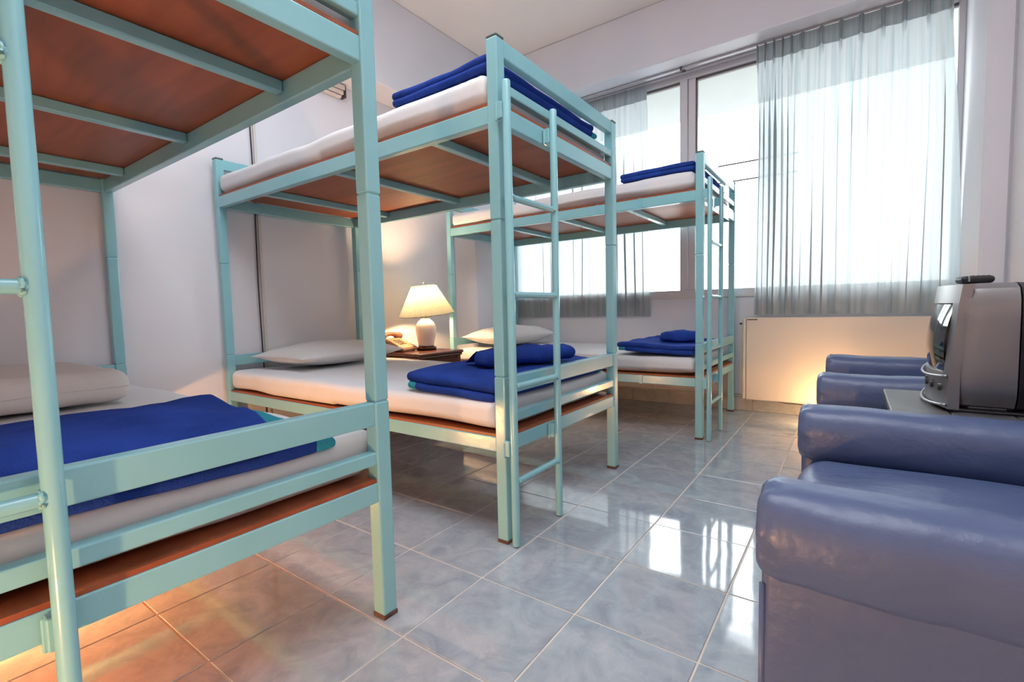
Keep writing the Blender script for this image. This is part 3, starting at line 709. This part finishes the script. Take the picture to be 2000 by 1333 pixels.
armchair('blue vinyl armchair behind the television, in front of the heater panel', 0.850, 1.560, 0.513, 0.803, 0.66)

# ------------------------------------------------------------------ television table
t = thing('television_table', 'worn grey wooden side table between the two blue armchairs', 'table', (1.22, 0.4525, 0))
for k in range(3):
    a = -0.2345 + k * 0.1145
    boxo('plank', 'tabletop', a + 0.0006, a + 0.1139 + (0.125 if k == 2 else 0), -0.190, 0.190, 0.476, 0.4985, 0.003, t)
boxo('apron', 'tabletop', -0.215, 0.215, -0.175, 0.175, 0.41, 0.4755, 0.003, t)
for sx in (-0.19, 0.19):
    for sy in (-0.155, 0.155): boxo('leg', 'tabletop', sx - 0.02, sx + 0.02, sy - 0.02, sy + 0.02, 0, 0.41, 0.003, t)

# ------------------------------------------------------------------ television
TVX, TVY, TVZ = 1.074, 0.305, 0.4985
TW, TH, TD = 0.335, 0.302, 0.140
t = thing('television', 'silver tube television with black back on the grey table', 'television', (TVX, TVY, TVZ))
def shell(bm, sections, K=48, e=7.0):
    """superellipse sections: (x, cy, cz, half y, half z)"""
    rings = []
    for x, cy, cz, hy_, hz_ in sections:
        ring = []
        for k in range(K):
            a = 2 * PI * k / K; ca, sa = math.cos(a), math.sin(a); r = (abs(ca) ** e + abs(sa) ** e) ** (-1 / e)
            ring.append(bm.verts.new((x, cy + hy_ * r * ca, cz + hz_ * r * sa)))
        rings.append(ring)
    for a, b in zip(rings, rings[1:]):
        for k in range(K): bm.faces.new((a[k], a[(k + 1) % K], b[(k + 1) % K], b[k]))
    return rings
cy, cz = TW / 2, 0.012 + TH / 2 - 0.006
bm = bmesh.new()
r = shell(bm, [(0.036, cy, cz, TW / 2 - 0.030, TH / 2 - 0.010), (0.040, cy, cz, TW / 2 - 0.006, TH / 2 - 0.003), (0.050, cy, cz, TW / 2 + 0.000, TH / 2), (0.08, cy, cz, TW / 2 + 0.003, TH / 2 + 0.001), (0.135, cy, cz, TW / 2 + 0.003, TH / 2 + 0.001), (0.137, cy, cz, TW / 2 - 0.004, TH / 2 - 0.006)])
bm.faces.new(r[-1]); bm.faces.new(r[0])
finish('silver_cabinet', bm, 'silver', t, auto=True)
bm = bmesh.new()                                          # bowed front frame with a window for the tube
def bow(y): return 0.022 - 0.026 * (1 - ((y - cy) / (TW / 2)) ** 2)
def lean(z): return 0.018 * max(0, (z - 0.10) / 0.20) ** 1.5
def bowed(bm, y0, y1, z0, z1, off, n=18, thick=0.02):
    prev = None
    for k in range(n + 1):
        y = y0 + (y1 - y0) * k / n; xb = bow(y) - off
        row = [bm.verts.new((xb + lean(z0), y, z0)), bm.verts.new((xb + lean(z1), y, z1)), bm.verts.new((xb + thick + lean(z1), y, z1)), bm.verts.new((xb + thick + lean(z0), y, z0))]
        if prev:
            for q in range(4): bm.faces.new((prev[q], prev[(q + 1) % 4], row[(q + 1) % 4], row[q]))
        else: bm.faces.new(row)
        prev = row
    bm.faces.new(prev[::-1])
for a in ((0.004, TW - 0.004, 0.262, 0.306), (0.004, TW - 0.004, 0.008, 0.092), (0.004, 0.030, 0.092, 0.262), (TW - 0.030, TW - 0.004, 0.092, 0.262)):
    bowed(bm, *a, 0.0)
finish('front_frame', bm, 'silver', t, auto=True)
bm = bmesh.new(); prev = None
for k in range(15):
    y = 0.030 + (TW - 0.060) * k / 14; row = []
    for q in range(9):
        z = 0.092 + 0.170 * q / 8
        row.append(bm.verts.new((bow(y) + lean(z) + 0.006 - 0.010 * (1 - ((q - 4) / 4) ** 2), y, z)))
    if prev:
        for q in range(8): bm.faces.new((prev[q], prev[q + 1], row[q + 1], row[q]))
    prev = row
finish('screen', bm, 'screen', t, smooth=True)
bm = bmesh.new()
for zz in (0.088, 0.018):
    tube(bm, [(bow(y) - 0.003 - 0.004 * (1 - ((y - cy) / (TW / 2)) ** 2), y, zz - 0.010 * (1 - ((y - cy) / (TW / 2)) ** 2)) for y in [0.008 + (TW - 0.016) * k / 20 for k in range(21)]], 0.0034, 8)
finish('trim_strip', bm, 'silver2', t, smooth=True)
for k in range(3):
    bm = bmesh.new(); y = 0.045 + k * 0.05; tube(bm, [(bow(y) + 0.004, y, 0.058), (bow(y) - 0.005, y, 0.058)], [0.012, 0.010], 14)
    finish('control_button', bm, 'dgrey', t)
bm = bmesh.new()
r = shell(bm, [(0.138, cy, cz, TW / 2 + 0.002, TH / 2 + 0.001), (0.20, cy, cz + 0.0, TW / 2 - 0.004, TH / 2 - 0.004), (0.28, cy, cz - 0.01, TW / 2 - 0.05, TH / 2 - 0.04), (0.35, cy, cz - 0.03, TW / 2 - 0.08, TH / 2 - 0.08), (0.36, cy, cz - 0.03, TW / 2 - 0.09, TH / 2 - 0.09)])
bm.faces.new(r[0]); bm.faces.new(r[-1])
finish('back_cover', bm, 'black', t, auto=True)
boxo('stand_foot', 'silver', 0.03, 0.30, 0.03, TW - 0.03, 0.0004, 0.0075, 0.002, t)
boxo('speaker_slot', 'black', 0.055, 0.12, -0.0045, 0.0, 0.014, 0.019, 0.001, t)

t = thing('remote_control', 'black remote control lying on top of the silver television', 'remote control', (1.152, 0.435, 0.8062), math.radians(14))
bm = bmesh.new()
def fr(c): return Vector((c.x, c.y * (1 - 0.12 * (c.x / 0.05)), c.z + (0.006 * (c.x / 0.045) ** 2 if c.z < 0 else 0.001 * c.x)))
soft_box(bm, 0.033, 0.021, 0.010, 0.008, 10, 6, 2, fr); finish('remote_body', bm, 'black', t, (0, 0, 0.0102), smooth=True)
boxo('silver_band', 'silver2', -0.022, -0.018, -0.0228, 0.0228, 0.006, 0.0192, 0.001, t)
for r_ in range(4):
    for c_ in range(3): boxo('remote_button', 'dgrey', -0.012 + r_ * 0.010, -0.006 + r_ * 0.010, -0.014 + c_ * 0.011, -0.007 + c_ * 0.011, 0.0195, 0.0215, 0.0008, t)
